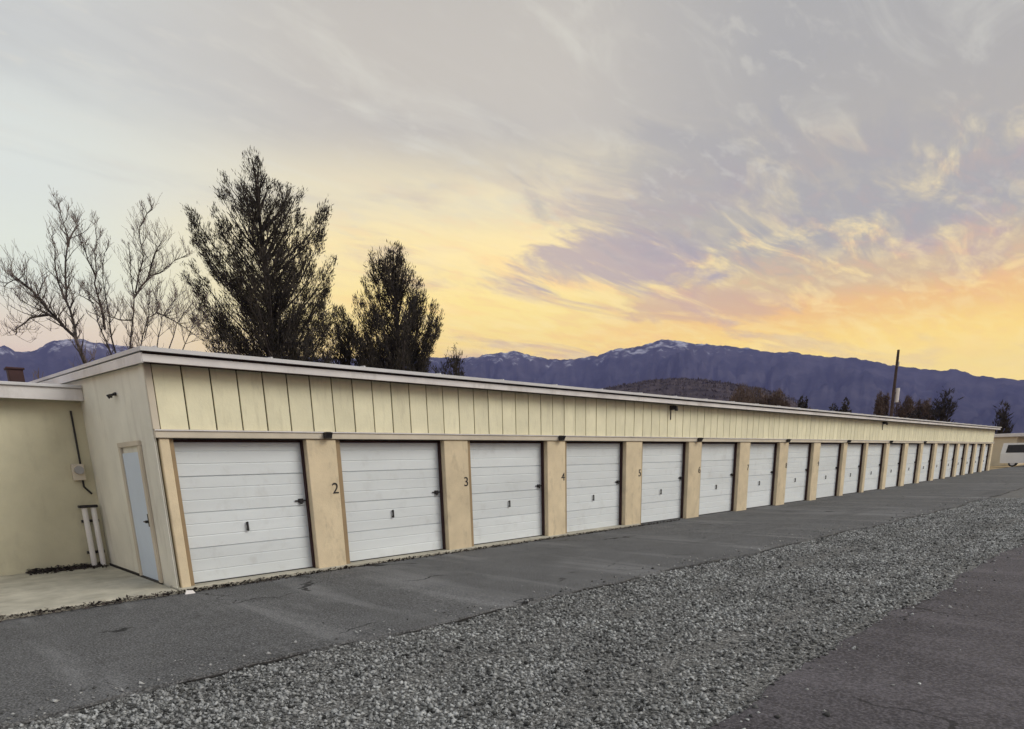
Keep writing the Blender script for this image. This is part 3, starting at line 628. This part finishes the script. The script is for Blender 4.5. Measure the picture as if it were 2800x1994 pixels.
limb_tree('bare_tree', 'slim bare tree with two close upright stems, second from the left', 'tree',
  [[Z5(985, 1520), Z5(900, 1320), Z5(850, 1150), Z5(780, 950)], [Z5(930, 1300), Z5(890, 1100), Z5(850, 900), Z5(845, 700), Z5(850, 420)],
   [Z5(1020, 1510), Z5(970, 1250), Z5(950, 1050), Z5(910, 850), Z5(930, 620)], [Z5(850, 820), Z5(780, 680), Z5(720, 540)], [Z5(830, 1070), Z5(700, 990)]], 29, 8, GB, 0.12, 3, 1.1)
limb_tree('bare_tree', 'forked bare tree with a high thin top, beside the big conifer', 'tree',
  [[Z5(1160, 1500), Z5(1175, 1250), Z5(1190, 1020), Z5(1160, 800), Z5(1150, 600)], [Z5(1190, 1020), Z5(1250, 920), Z5(1320, 830), Z5(1420, 800), Z5(1550, 690), Z5(1660, 640)],
   [Z5(1200, 980), Z5(1240, 800), Z5(1270, 650), Z5(1240, 480), Z5(1270, 320), Z5(1350, 230)], [Z5(1170, 1220), Z5(1060, 1220), Z5(980, 1190)], [Z5(1320, 830), Z5(1380, 620), Z5(1430, 530)]], 28, 14, GB, 0.11, 3, 1.1)
limb_tree('bare_tree', 'low bushy bare tree whose limb slants down to the conifer', 'tree',
  [[Z5(1255, 1480), Z5(1270, 1350), Z5(1310, 1200), Z5(1390, 1150), Z5(1400, 950)], [Z5(1390, 1150), Z5(1520, 1210), Z5(1640, 1290), Z5(1800, 1400)],
   [Z5(1290, 1380), Z5(1330, 1180), Z5(1320, 1000)], [Z5(1400, 1460), Z5(1440, 1200), Z5(1560, 1020)], [Z5(1500, 1480), Z5(1560, 1250), Z5(1700, 1080)], [Z5(1620, 1500), Z5(1700, 1300), Z5(1760, 1150)]], 26, 21, GB, 0.08, 3, 1.3)

def conifer(name, label, cat, trunk, tips, rows, nfill, dist, seed, tufts, blade=0.30, dens=34, rad=0.34, group=None, mat='conifer', lift=0.45):
    rnd = random.Random(seed); r = np.random.default_rng(seed)
    b = at(trunk[0][0], trunk[0][1], dist); topp = V3(at(trunk[1][0], trunk[1][1], dist)); base = Vector((b[0], b[1], 0)); root = base.copy()
    H = topp.z; limbs = []
    vs = [q[0] for q in rows]; lo = [q[1] for q in rows]; hi_ = [q[2] for q in rows]
    allt = [(u, v, 1.7) for u, v in tips]
    for k in range(nfill):
        v = vs[0]+(vs[-1]-vs[0])*rnd.random()**0.68
        a, c = np.interp(v, vs, lo), np.interp(v, vs, hi_); allt.append((a+(c-a)*rnd.uniform(0.04, 0.96), v, 0.8))
    mbw = MB(); cen = []; dirs = []; sz = []
    for u, v, w in allt:
        c = 0.5*(np.interp(v, vs, lo)+np.interp(v, vs, hi_)); half = max(20, 0.5*(np.interp(v, vs, hi_)-np.interp(v, vs, lo)))
        dep = math.sqrt(max(0, 1-min(1, abs(u-c)/half)**2)); half_m = half/FPX*dist
        tip = V3(at(u, v, dist+rnd.uniform(-1, 1)*dep*half_m*0.9))
        axis0 = base.lerp(Vector((topp.x, topp.y, 0)), 0.0)
        out_ = math.hypot(tip.x-base.x, tip.y-base.y)
        zs_ = max(0.4, tip.z-out_*(0.55+lift*rnd.uniform(.6, 1.3))-rnd.uniform(.2, 1.0))
        f = zs_/H; st = Vector((base.x+(topp.x-base.x)*f, base.y+(topp.y-base.y)*f, zs_))
        ctl = st.lerp(tip, 0.6); ctl.z = st.z+(tip.z-st.z)*0.38
        pts = []
        for j in range(9):
            t = j/8; pts.append(st*(1-t)**2+ctl*(2*t*(1-t))+tip*t*t)
        mbw.tube(pts, [max(.008, .05*(1-.85*j/8)) for j in range(9)], 4, cap=False)
        ln = max(0.8, (tip-st).length); n = int(dens*ln*w)
        K = max(4, int(ln*5.5*w)); tk = 1-(r.random(K)**1.15)*0.82
        A = np.array(pts); idx = tk*8; i0 = np.minimum(idx.astype(int), 7); fr = (idx-i0)[:, None]
        Pk = A[i0]*(1-fr)+A[i0+1]*fr; Tk = A[i0+1]-A[i0]; Tk /= np.linalg.norm(Tk, axis=1)[:, None]
        rk = rad*1.25*(0.14+1.0*np.sqrt(np.maximum(0.0, 1-tk)))*(0.7+.6*r.random(K))
        ok_ = r.normal(0, 1, (K, 3)); ok_ -= (ok_*Tk).sum(1)[:, None]*Tk*0.8; ok_ /= np.linalg.norm(ok_, axis=1)[:, None]
        ck = r.integers(0, K, n); n = len(ck)
        axd = Tk*0.75+ok_*0.38+np.array([0, 0, .62]); axd /= np.linalg.norm(axd, axis=1)[:, None]
        q = r.normal(0, 1, (n, 3))*rad*0.20+axd[ck]*(r.normal(0, 1, n)*rad*0.62)[:, None]
        P = Pk[ck]+ok_[ck]*rk[ck][:, None]+q
        dd = axd[ck]+r.normal(0, .25, (n, 3)); dd /= np.linalg.norm(dd, axis=1)[:, None]
        cen.append(P); dirs.append(dd); sz.append(blade*(0.55+.8*r.random(n)))
    cen = np.concatenate(cen); dirs = np.concatenate(dirs); sz = np.concatenate(sz); n = len(cen)
    Vs = []; 
    for k in range(tufts):
        d = dirs+r.normal(0, .24, (n, 3)); d /= np.linalg.norm(d, axis=1)[:, None]
        sd_ = np.cross(d, r.normal(0, 1, (n, 3))); sd_ /= np.linalg.norm(sd_, axis=1)[:, None]
        c = cen+r.normal(0, .05, (n, 3)); L_ = (sz*(0.6+.6*r.random(n)))[:, None]
        Vs.append(np.stack([c-d*L_*.3, c+sd_*L_*.075+d*L_*.25, c+d*L_*.75, c-sd_*L_*.075+d*L_*.2], 1))
    V = np.concatenate(Vs).reshape(-1, 3)-np.array(root); F = np.arange(len(V)).reshape(-1, 4)
    T = empty(name, root, label, cat, group)
    link('crown', soup('crown', V, F, M[mat]), T)
    fine = [base+(topp-base)*f for f in np.linspace(0, .97, 12)]; R0 = 0.020*H+0.03
    mbw.tube([(p.x, p.y, p.z if i else -0.15) for i, p in enumerate(fine)], [R0*(1-.93*i/11) for i in range(12)], 8, cap=False)
    mbw.v = [(x-root.x, y-root.y, z-root.z) for x, y, z in mbw.v]
    mbw.build('trunk', M['bark'], T, fix=False); return T
def Z6(x, y): return (x/1.7546, 400+y/1.7546)
conifer('conifer_tree', 'tallest dark conifer with ragged upswept limbs behind the roof', 'tree', [(752, 985), (692, 432)],
  [Z6(1210, 52), Z6(1245, 70), Z6(1075, 150), Z6(1060, 230), Z6(1155, 175), Z6(1280, 130), Z6(1340, 205), Z6(1395, 205), Z6(1435, 205), Z6(1445, 330), Z6(1570, 300), Z6(1555, 350), Z6(1540, 420), Z6(1605, 535), Z6(1590, 600), Z6(1570, 680),
   Z6(910, 305), Z6(920, 370), Z6(940, 450), Z6(980, 500), Z6(905, 545), Z6(880, 610), Z6(930, 660), Z6(1030, 290), Z6(1040, 380), Z6(950, 760), Z6(930, 830), Z6(1620, 790), Z6(1640, 860), Z6(1000, 880), Z6(1560, 760)],
  [(470, 668, 712), (520, 610, 800), (580, 592, 822), (640, 588, 838), (700, 575, 868), (760, 545, 880), (820, 540, 900), (880, 540, 920), (940, 570, 935), (985, 610, 940)], 165, 30, 5, 3, 0.17, 54, 0.25)
conifer('conifer_tree', 'shorter broad dark conifer right of the tallest one', 'tree', [(1092, 1030), (1074, 672)],
  [Z6(1885, 470), Z6(1910, 490), Z6(1860, 500), Z6(1785, 520), Z6(1940, 540), Z6(1770, 590), Z6(1975, 600), Z6(1740, 650), Z6(2010, 650), Z6(1710, 720), Z6(2045, 720), Z6(2090, 760), Z6(1700, 790), Z6(2115, 810), Z6(2100, 870), Z6(1640, 800), Z6(1620, 860), Z6(1680, 860)],
  [(690, 1050, 1095), (740, 1010, 1125), (800, 985, 1165), (860, 960, 1195), (920, 950, 1200), (980, 960, 1190), (1015, 970, 1180)], 135, 31, 9, 3, 0.17, 54, 0.21, lift=0.9)
conifer('conifer_sapling', 'small dark conifer sapling at the foot of the broad conifer', 'tree', [(1240, 1018), (1247, 945)],
  [(1247, 948), (1235, 975), (1258, 980), (1225, 995), (1205, 990), (1190, 1000)], [(965, 1235, 1255), (990, 1215, 1262), (1015, 1195, 1265)], 14, 30, 4, 2, 0.2, 26, 0.18, lift=.9)

def simple_tree(name, label, cat, u, vt, vb, dist, seed, width_px, mat='redtwig', group=None, kids=(2, 3), dep=5, slim=False):
    rnd = random.Random(seed); tp = at(u, vt, dist); root = Vector((tp[0], tp[1], gz(tp[0])-0.05)); h = tp[2]-root.z
    mt_, mw = MB(), MB(); wid = width_px/FPX*dist
    mr = max(0.012, dist*0.00012)
    mt_.tube([(0, 0, -.2), (0, 0, h*.3), (rnd.gauss(0, .03)*h, 0, h*.62)], [h*.022, h*.016, h*.010], 6, cap=False)
    for k in range(13):
        z = h*rnd.uniform(.22, .62); a = rnd.uniform(0, 6.28); sp = (wid*0.5)/max(.1, h*.5)
        d = Vector((math.cos(a)*sp, math.sin(a)*sp, rnd.uniform(.55, 1.1) if not slim else 1.6))
        grow(mt_, mw, (0, 0, z), d, h*0.33*rnd.uniform(.6, 1.0), h*.008, dep-2, rnd, 0.5*min(1.2, sp+.3), 0.35, 4, mr, kids, 2)
    s = h/max(v[2] for v in mt_.v+mw.v)
    mt_.v = [(x*s, y*s, z*s) for x, y, z in mt_.v]; mw.v = [(x*s, y*s, z*s) for x, y, z in mw.v]
    T = empty(name, root, label, cat, group)
    mt_.build('trunk', M['bark'] if mat != 'redtwig' else M[mat], T, fix=False); mw.build('crown', M[mat], T, fix=False); return T
conifer('conifer_tree', 'small narrow conifer at the far end of the long roof', 'tree', [(2738, 1195), (2745, 1108)], [(2745, 1110), (2740, 1125), (2750, 1128), (2735, 1145), (2754, 1148), (2731, 1165), (2757, 1168)],
  [(1118, 2738, 2750), (1150, 2732, 2756), (1195, 2728, 2760)], 18, 90, 63, 3, 0.5, 14, 0.45)
simple_tree('bare_tree', 'bare tree standing behind the chimney of the wing', 'tree', 130, 1000, 1060, 40, 45, 130, mat='twig')
def bush(name, label, u0, u1, vt, vb, dist, seed, group=None, mat='shrub', n=2600, bl=0.35, thin=0.25):
    r = np.random.default_rng(seed); a, c = at(u0, vb, dist), at(u1, vb, dist); tp = at((u0+u1)/2, vt, dist)
    ctr = (a+c)/2; w = np.linalg.norm((c-a)[:2])/2; root = Vector((ctr[0], ctr[1], gz(ctr[0])-0.05)); h = tp[2]-root.z
    lob = [(r.uniform(-.7, .7)*w, r.uniform(-.5, .5)*w, h*r.uniform(.45, .72), r.uniform(.3, .5)) for _ in range(7)]
    P = []
    for (x, y, z, s) in lob:
        q = r.normal(0, 1, (n//7, 3)); q /= np.linalg.norm(q, axis=1)[:, None]; q *= r.random((n//7, 1))**.35
        P.append(np.array([x, y, z])+q*np.array([w*s, w*s, h*(.22+.1*r.random())]))
    P = np.concatenate(P); P[:, 2] = np.maximum(P[:, 2]*h/P[:, 2].max(), .1); m = len(P)
    d = r.normal(0, 1, (m, 3)); d[:, 2] = np.abs(d[:, 2])+.6; d /= np.linalg.norm(d, axis=1)[:, None]; s = np.cross(d, r.normal(0, 1, (m, 3))); s /= np.linalg.norm(s, axis=1)[:, None]
    L_ = (bl*(.5+r.random(m)))[:, None]
    V = np.stack([P-d*L_*.4, P+s*L_*thin, P+d*L_*.6, P-s*L_*thin], 1).reshape(-1, 3)
    T = empty(name, root, label, 'tree' if 'tree' in name else 'shrub', group)
    link('crown', soup('crown', V, np.arange(len(V)).reshape(-1, 4), M[mat]), T)
    mb = MB()
    for (x, y, z, s_) in lob: mb.tube([(x*.15, y*.15, -.1), (x*.6, y*.6, z*.55), (x, y, z)], [h*.02, h*.014, h*.006], 5, cap=False)
    mb.build('trunk', M['bark'], T, fix=False); return T
GR = 'bare brown trees beyond the roof'
for lab, u0, u1, vt, d_, sd_ in (('left one of two brown bare trees at the foot of the brown hill', 1960, 2110, 1052, 121, 35), ('right one of two brown bare trees at the foot of the brown hill', 2040, 2168, 1066, 118, 33)):
    bush('bare_tree', lab, u0, u1, vt, 1110, d_, sd_, GR, 'redtwig', 15000, 0.75, 0.045)
def foothill():
    prof = [(1380, 1110), (1480, 1095), (1600, 1074), (1700, 1052), (1780, 1039), (1850, 1034), (1930, 1038), (2010, 1050), (2080, 1063), (2130, 1073), (2160, 1086), (2200, 1110), (2260, 1150)]
    pa = [azel(*p) for p in prof]; azs = np.linspace(pa[0][0]-3, pa[-1][0]+3, 200); Vv = []; nr = 20
    for a in azs:
        e = float(np.interp(a, [p[0] for p in pa], [p[1] for p in pa], left=0, right=0))+0.05*vnoise((a*9, 0, 0), 2)
        for j in range(nr+1):
            t_ = j/nr; Rr = 900; s_ = min(1, t_/0.75)
            r_ = 620+(Rr-620)*s_ if t_ <= .75 else Rr+300*(t_-.75)/.25
            H_ = math.tan(math.radians(max(0, e)))*Rr; h_ = H_*math.sin(s_*math.pi/2)**1.3 if t_ <= .75 else H_*(1-.7*(t_-.75)/.25)
            h_ += 2.2*vnoise((a*3, t_*6, 0), 6)*min(1, H_/20)*(1 if t_ < .7 else .2)
            ar = math.radians(a); Vv.append((CAM[0]+r_*math.sin(ar), CAM[1]+r_*math.cos(ar), h_-1))
    n_ = nr+1; ix = np.arange(len(azs)*n_).reshape(len(azs), n_)
    F_ = np.stack([ix[:-1, :-1], ix[1:, :-1], ix[1:, 1:], ix[:-1, 1:]], -1).reshape(-1, 4)
    me = soup('foothill', np.array(Vv), F_, material('brown scrub hill', (0.095, 0.078, 0.082), 1.0, 0.2, 0.06, col2=(0.055, 0.046, 0.050), spec=0))
    me.polygons.foreach_set('use_smooth', [True]*len(me.polygons)); tag(link('foothill', me), kind='structure')
    r = np.random.default_rng(77); vv = np.array(Vv).reshape(len(azs), n_, 3); m_ = 15000
    ii = r.integers(8, len(azs)-9, m_); jj = r.integers(2, 17, m_); P = vv[ii, jj]*0.5+vv[ii+1, jj+1]*0.5
    P += r.normal(0, 3, (m_, 3))*np.array([1, 1, 0]); P = P[P[:, 2] > 12]; m_ = len(P)
    d = r.normal(0, .6, (m_, 3)); d[:, 2] = 1; d /= np.linalg.norm(d, axis=1)[:, None]; sdv = np.cross(d, r.normal(0, 1, (m_, 3))); sdv /= np.linalg.norm(sdv, axis=1)[:, None]
    L_ = (1.4+2.2*r.random(m_)**2)[:, None]
    V = np.stack([P-d*L_*.3, P+sdv*L_*.3+d*L_*.3, P+d*L_, P-sdv*L_*.3+d*L_*.25], 1).reshape(-1, 3)
    tag(link('hill_scrub', soup('hill_scrub', V, np.arange(len(V)).reshape(-1, 4), M['scrub'])), 'brown leafless scrub covering the low hill below the peak', 'scrub', kind='stuff')
foothill()
for lab, u0, u1, vt, d_, sd_ in (('brown bare tree just left of the utility pole', 2378, 2432, 1070, 110, 41), ('brown bare tree just right of the utility pole', 2438, 2505, 1080, 112, 42), ('low brown bare tree between the pole and the pointed conifer', 2490, 2560, 1092, 108, 43)):
    bush('bare_tree', lab, u0, u1, vt, 1135, d_, sd_, GR, 'redtwig', 5000, 0.6, 0.05)
bush('shrub', 'small round dark shrub showing over the roof left of the pole', 2168, 2215, 1086, 1106, 100, 51)
bush('shrub', 'longer low dark shrub over the roof nearer the pole', 2258, 2345, 1092, 1122, 102, 52)
bush('shrub', 'dark ground-hugging shrub row right of the pole along the roof edge', 2440, 2625, 1122, 1142, 106, 53, bl=.4)
conifer('conifer_tree', 'dark pointed conifer right of the utility pole', 'tree', [(2570, 1150), (2588, 1066)], [(2588, 1066), (2580, 1080), (2600, 1095), (2606, 1104), (2560, 1100), (2552, 1118)],
  [(1080, 2572, 2596), (1110, 2556, 2608), (1145, 2548, 2605)], 22, 105, 61, 3, 0.55, 16, 0.55)
conifer('conifer_tree', 'dark scraggy conifer mass joining the two big conifers low down', 'tree', [(945, 1005), (950, 880)], [(925, 850), (955, 880), (915, 900), (975, 905), (935, 930)],
  [(880, 915, 960), (930, 890, 975), (1000, 870, 990)], 26, 33, 71, 2, 0.24, 30, 0.26, lift=.8)
# ------------------------------------------------------------------ utility pole
pb, ptp = at(2430, 1135, 85), at(2457, 957, 85)
UP_ = empty('utility_pole', (ptp[0], ptp[1], gz(ptp[0])), 'tall dark wooden utility pole rising over the far roof', 'pole')
ph = ptp[2]-gz(ptp[0])
MB().tube([(0, 0, -.3), (0, 0, ph*.5), (0, 0, ph)], [.20, .17, .13], 10).build('pole', M['wood'], UP_)
MB().tube([(0.0, -.12, ph*.63), (.55, -.35, ph*.67)], .03, 6).build('bracket', M['dark'], UP_)
MB().tube([(.30, -.30, ph*.56), (.30, -.30, ph*.68)], [.20, .20], 10).build('transformer', M['fascia'], UP_)
MB().box(-.06, .06, -.22, -.1, ph*.86, ph*.9).build('insulator', M['glasslens'], UP_)
# ------------------------------------------------------------------ far end: small shed and a parked white vehicle
sh = at(2735, 1240, 82); zg = gz(sh[0])
s0 = at(2722, 1240, 80); hgt = at(2735, 1193, 80)[2]-zg
SH = empty('shed', (s0[0], s0[1], zg), 'small tan shed with white roof beyond the far end of the building', 'shed')
MB().box(0.3, 6, -1.5, 0.6, -.3, hgt-.12).build('wall', M['tanwall'], SH)
MB().box(0.0, 6.3, -3.0, 0.9, hgt-.1, hgt+.22, .03).build('roof', M['fascia'], SH)
MB().box(0.27, 0.30, -1.5, -.5, 0, 1.9).build('door', M['column'], SH)
vp = at(2832, 1245, 74); VW = empty('white_van', (vp[0], vp[1], gz(vp[0])), 'boxy white vehicle parked beside the tan shed at the far end', 'vehicle')
VW.rotation_euler = (0, 0, 0.1)
MB().poly([(-1, -2.3, .32), (1, -2.3, .32), (1, 2.4, .32), (-1, 2.4, .32), (-1, -2.35, 1.0), (1, -2.35, 1.0), (1, 2.45, 1.15), (-1, 2.45, 1.15), (-.9, -1.5, 1.15), (.9, -1.5, 1.15), (-.85, -.8, 2.0), (.85, -.8, 2.0), (.85, 2.35, 2.05), (-.85, 2.35, 2.05)],
   [(0, 3, 2, 1), (0, 1, 5, 4), (1, 2, 6, 5), (2, 3, 7, 6), (3, 0, 4, 7), (4, 5, 9, 8), (8, 9, 11, 10), (10, 11, 12, 13), (12, 6, 7, 13), (5, 6, 12, 11, 9), (4, 8, 10, 13, 7)]).build('body', M['vanwhite'], VW)
MB().poly([(-.8, -1.49, 1.22), (.8, -1.49, 1.22), (.76, -.90, 1.92), (-.76, -.90, 1.92), (-.8, -1.52, 1.22), (.8, -1.52, 1.22), (.76, -.93, 1.93), (-.76, -.93, 1.93)], [(4, 5, 6, 7), (0, 3, 2, 1), (0, 1, 5, 4), (1, 2, 6, 5), (2, 3, 7, 6), (3, 0, 4, 7)]).build('windscreen', M['dark'], VW)
MB().poly([(-1.0, -.75, 1.2), (-1.0, 2.1, 1.22), (-.88, 2.0, 1.88), (-.88, -.6, 1.86), (-.8, -.75, 1.2), (-.8, 2.1, 1.22), (-.8, 2.0, 1.88), (-.8, -.6, 1.86)], [(0, 1, 2, 3), (4, 7, 6, 5), (0, 4, 5, 1), (1, 5, 6, 2), (2, 6, 7, 3), (3, 7, 4, 0)]).build('side_window', M['dark'], VW)
for y in (-1.5, 1.5):
    for x in (-.88, .88):
        wh = MB().tube([(x-.1, y, .31), (x+.1, y, .31)], .31, 18).build('wheel', M['tyre'], VW)
        MB().tube([(x-.115, y, .31), (x+.115, y, .31)], .19, 14).build('rim', M['roofmetal'], wh)
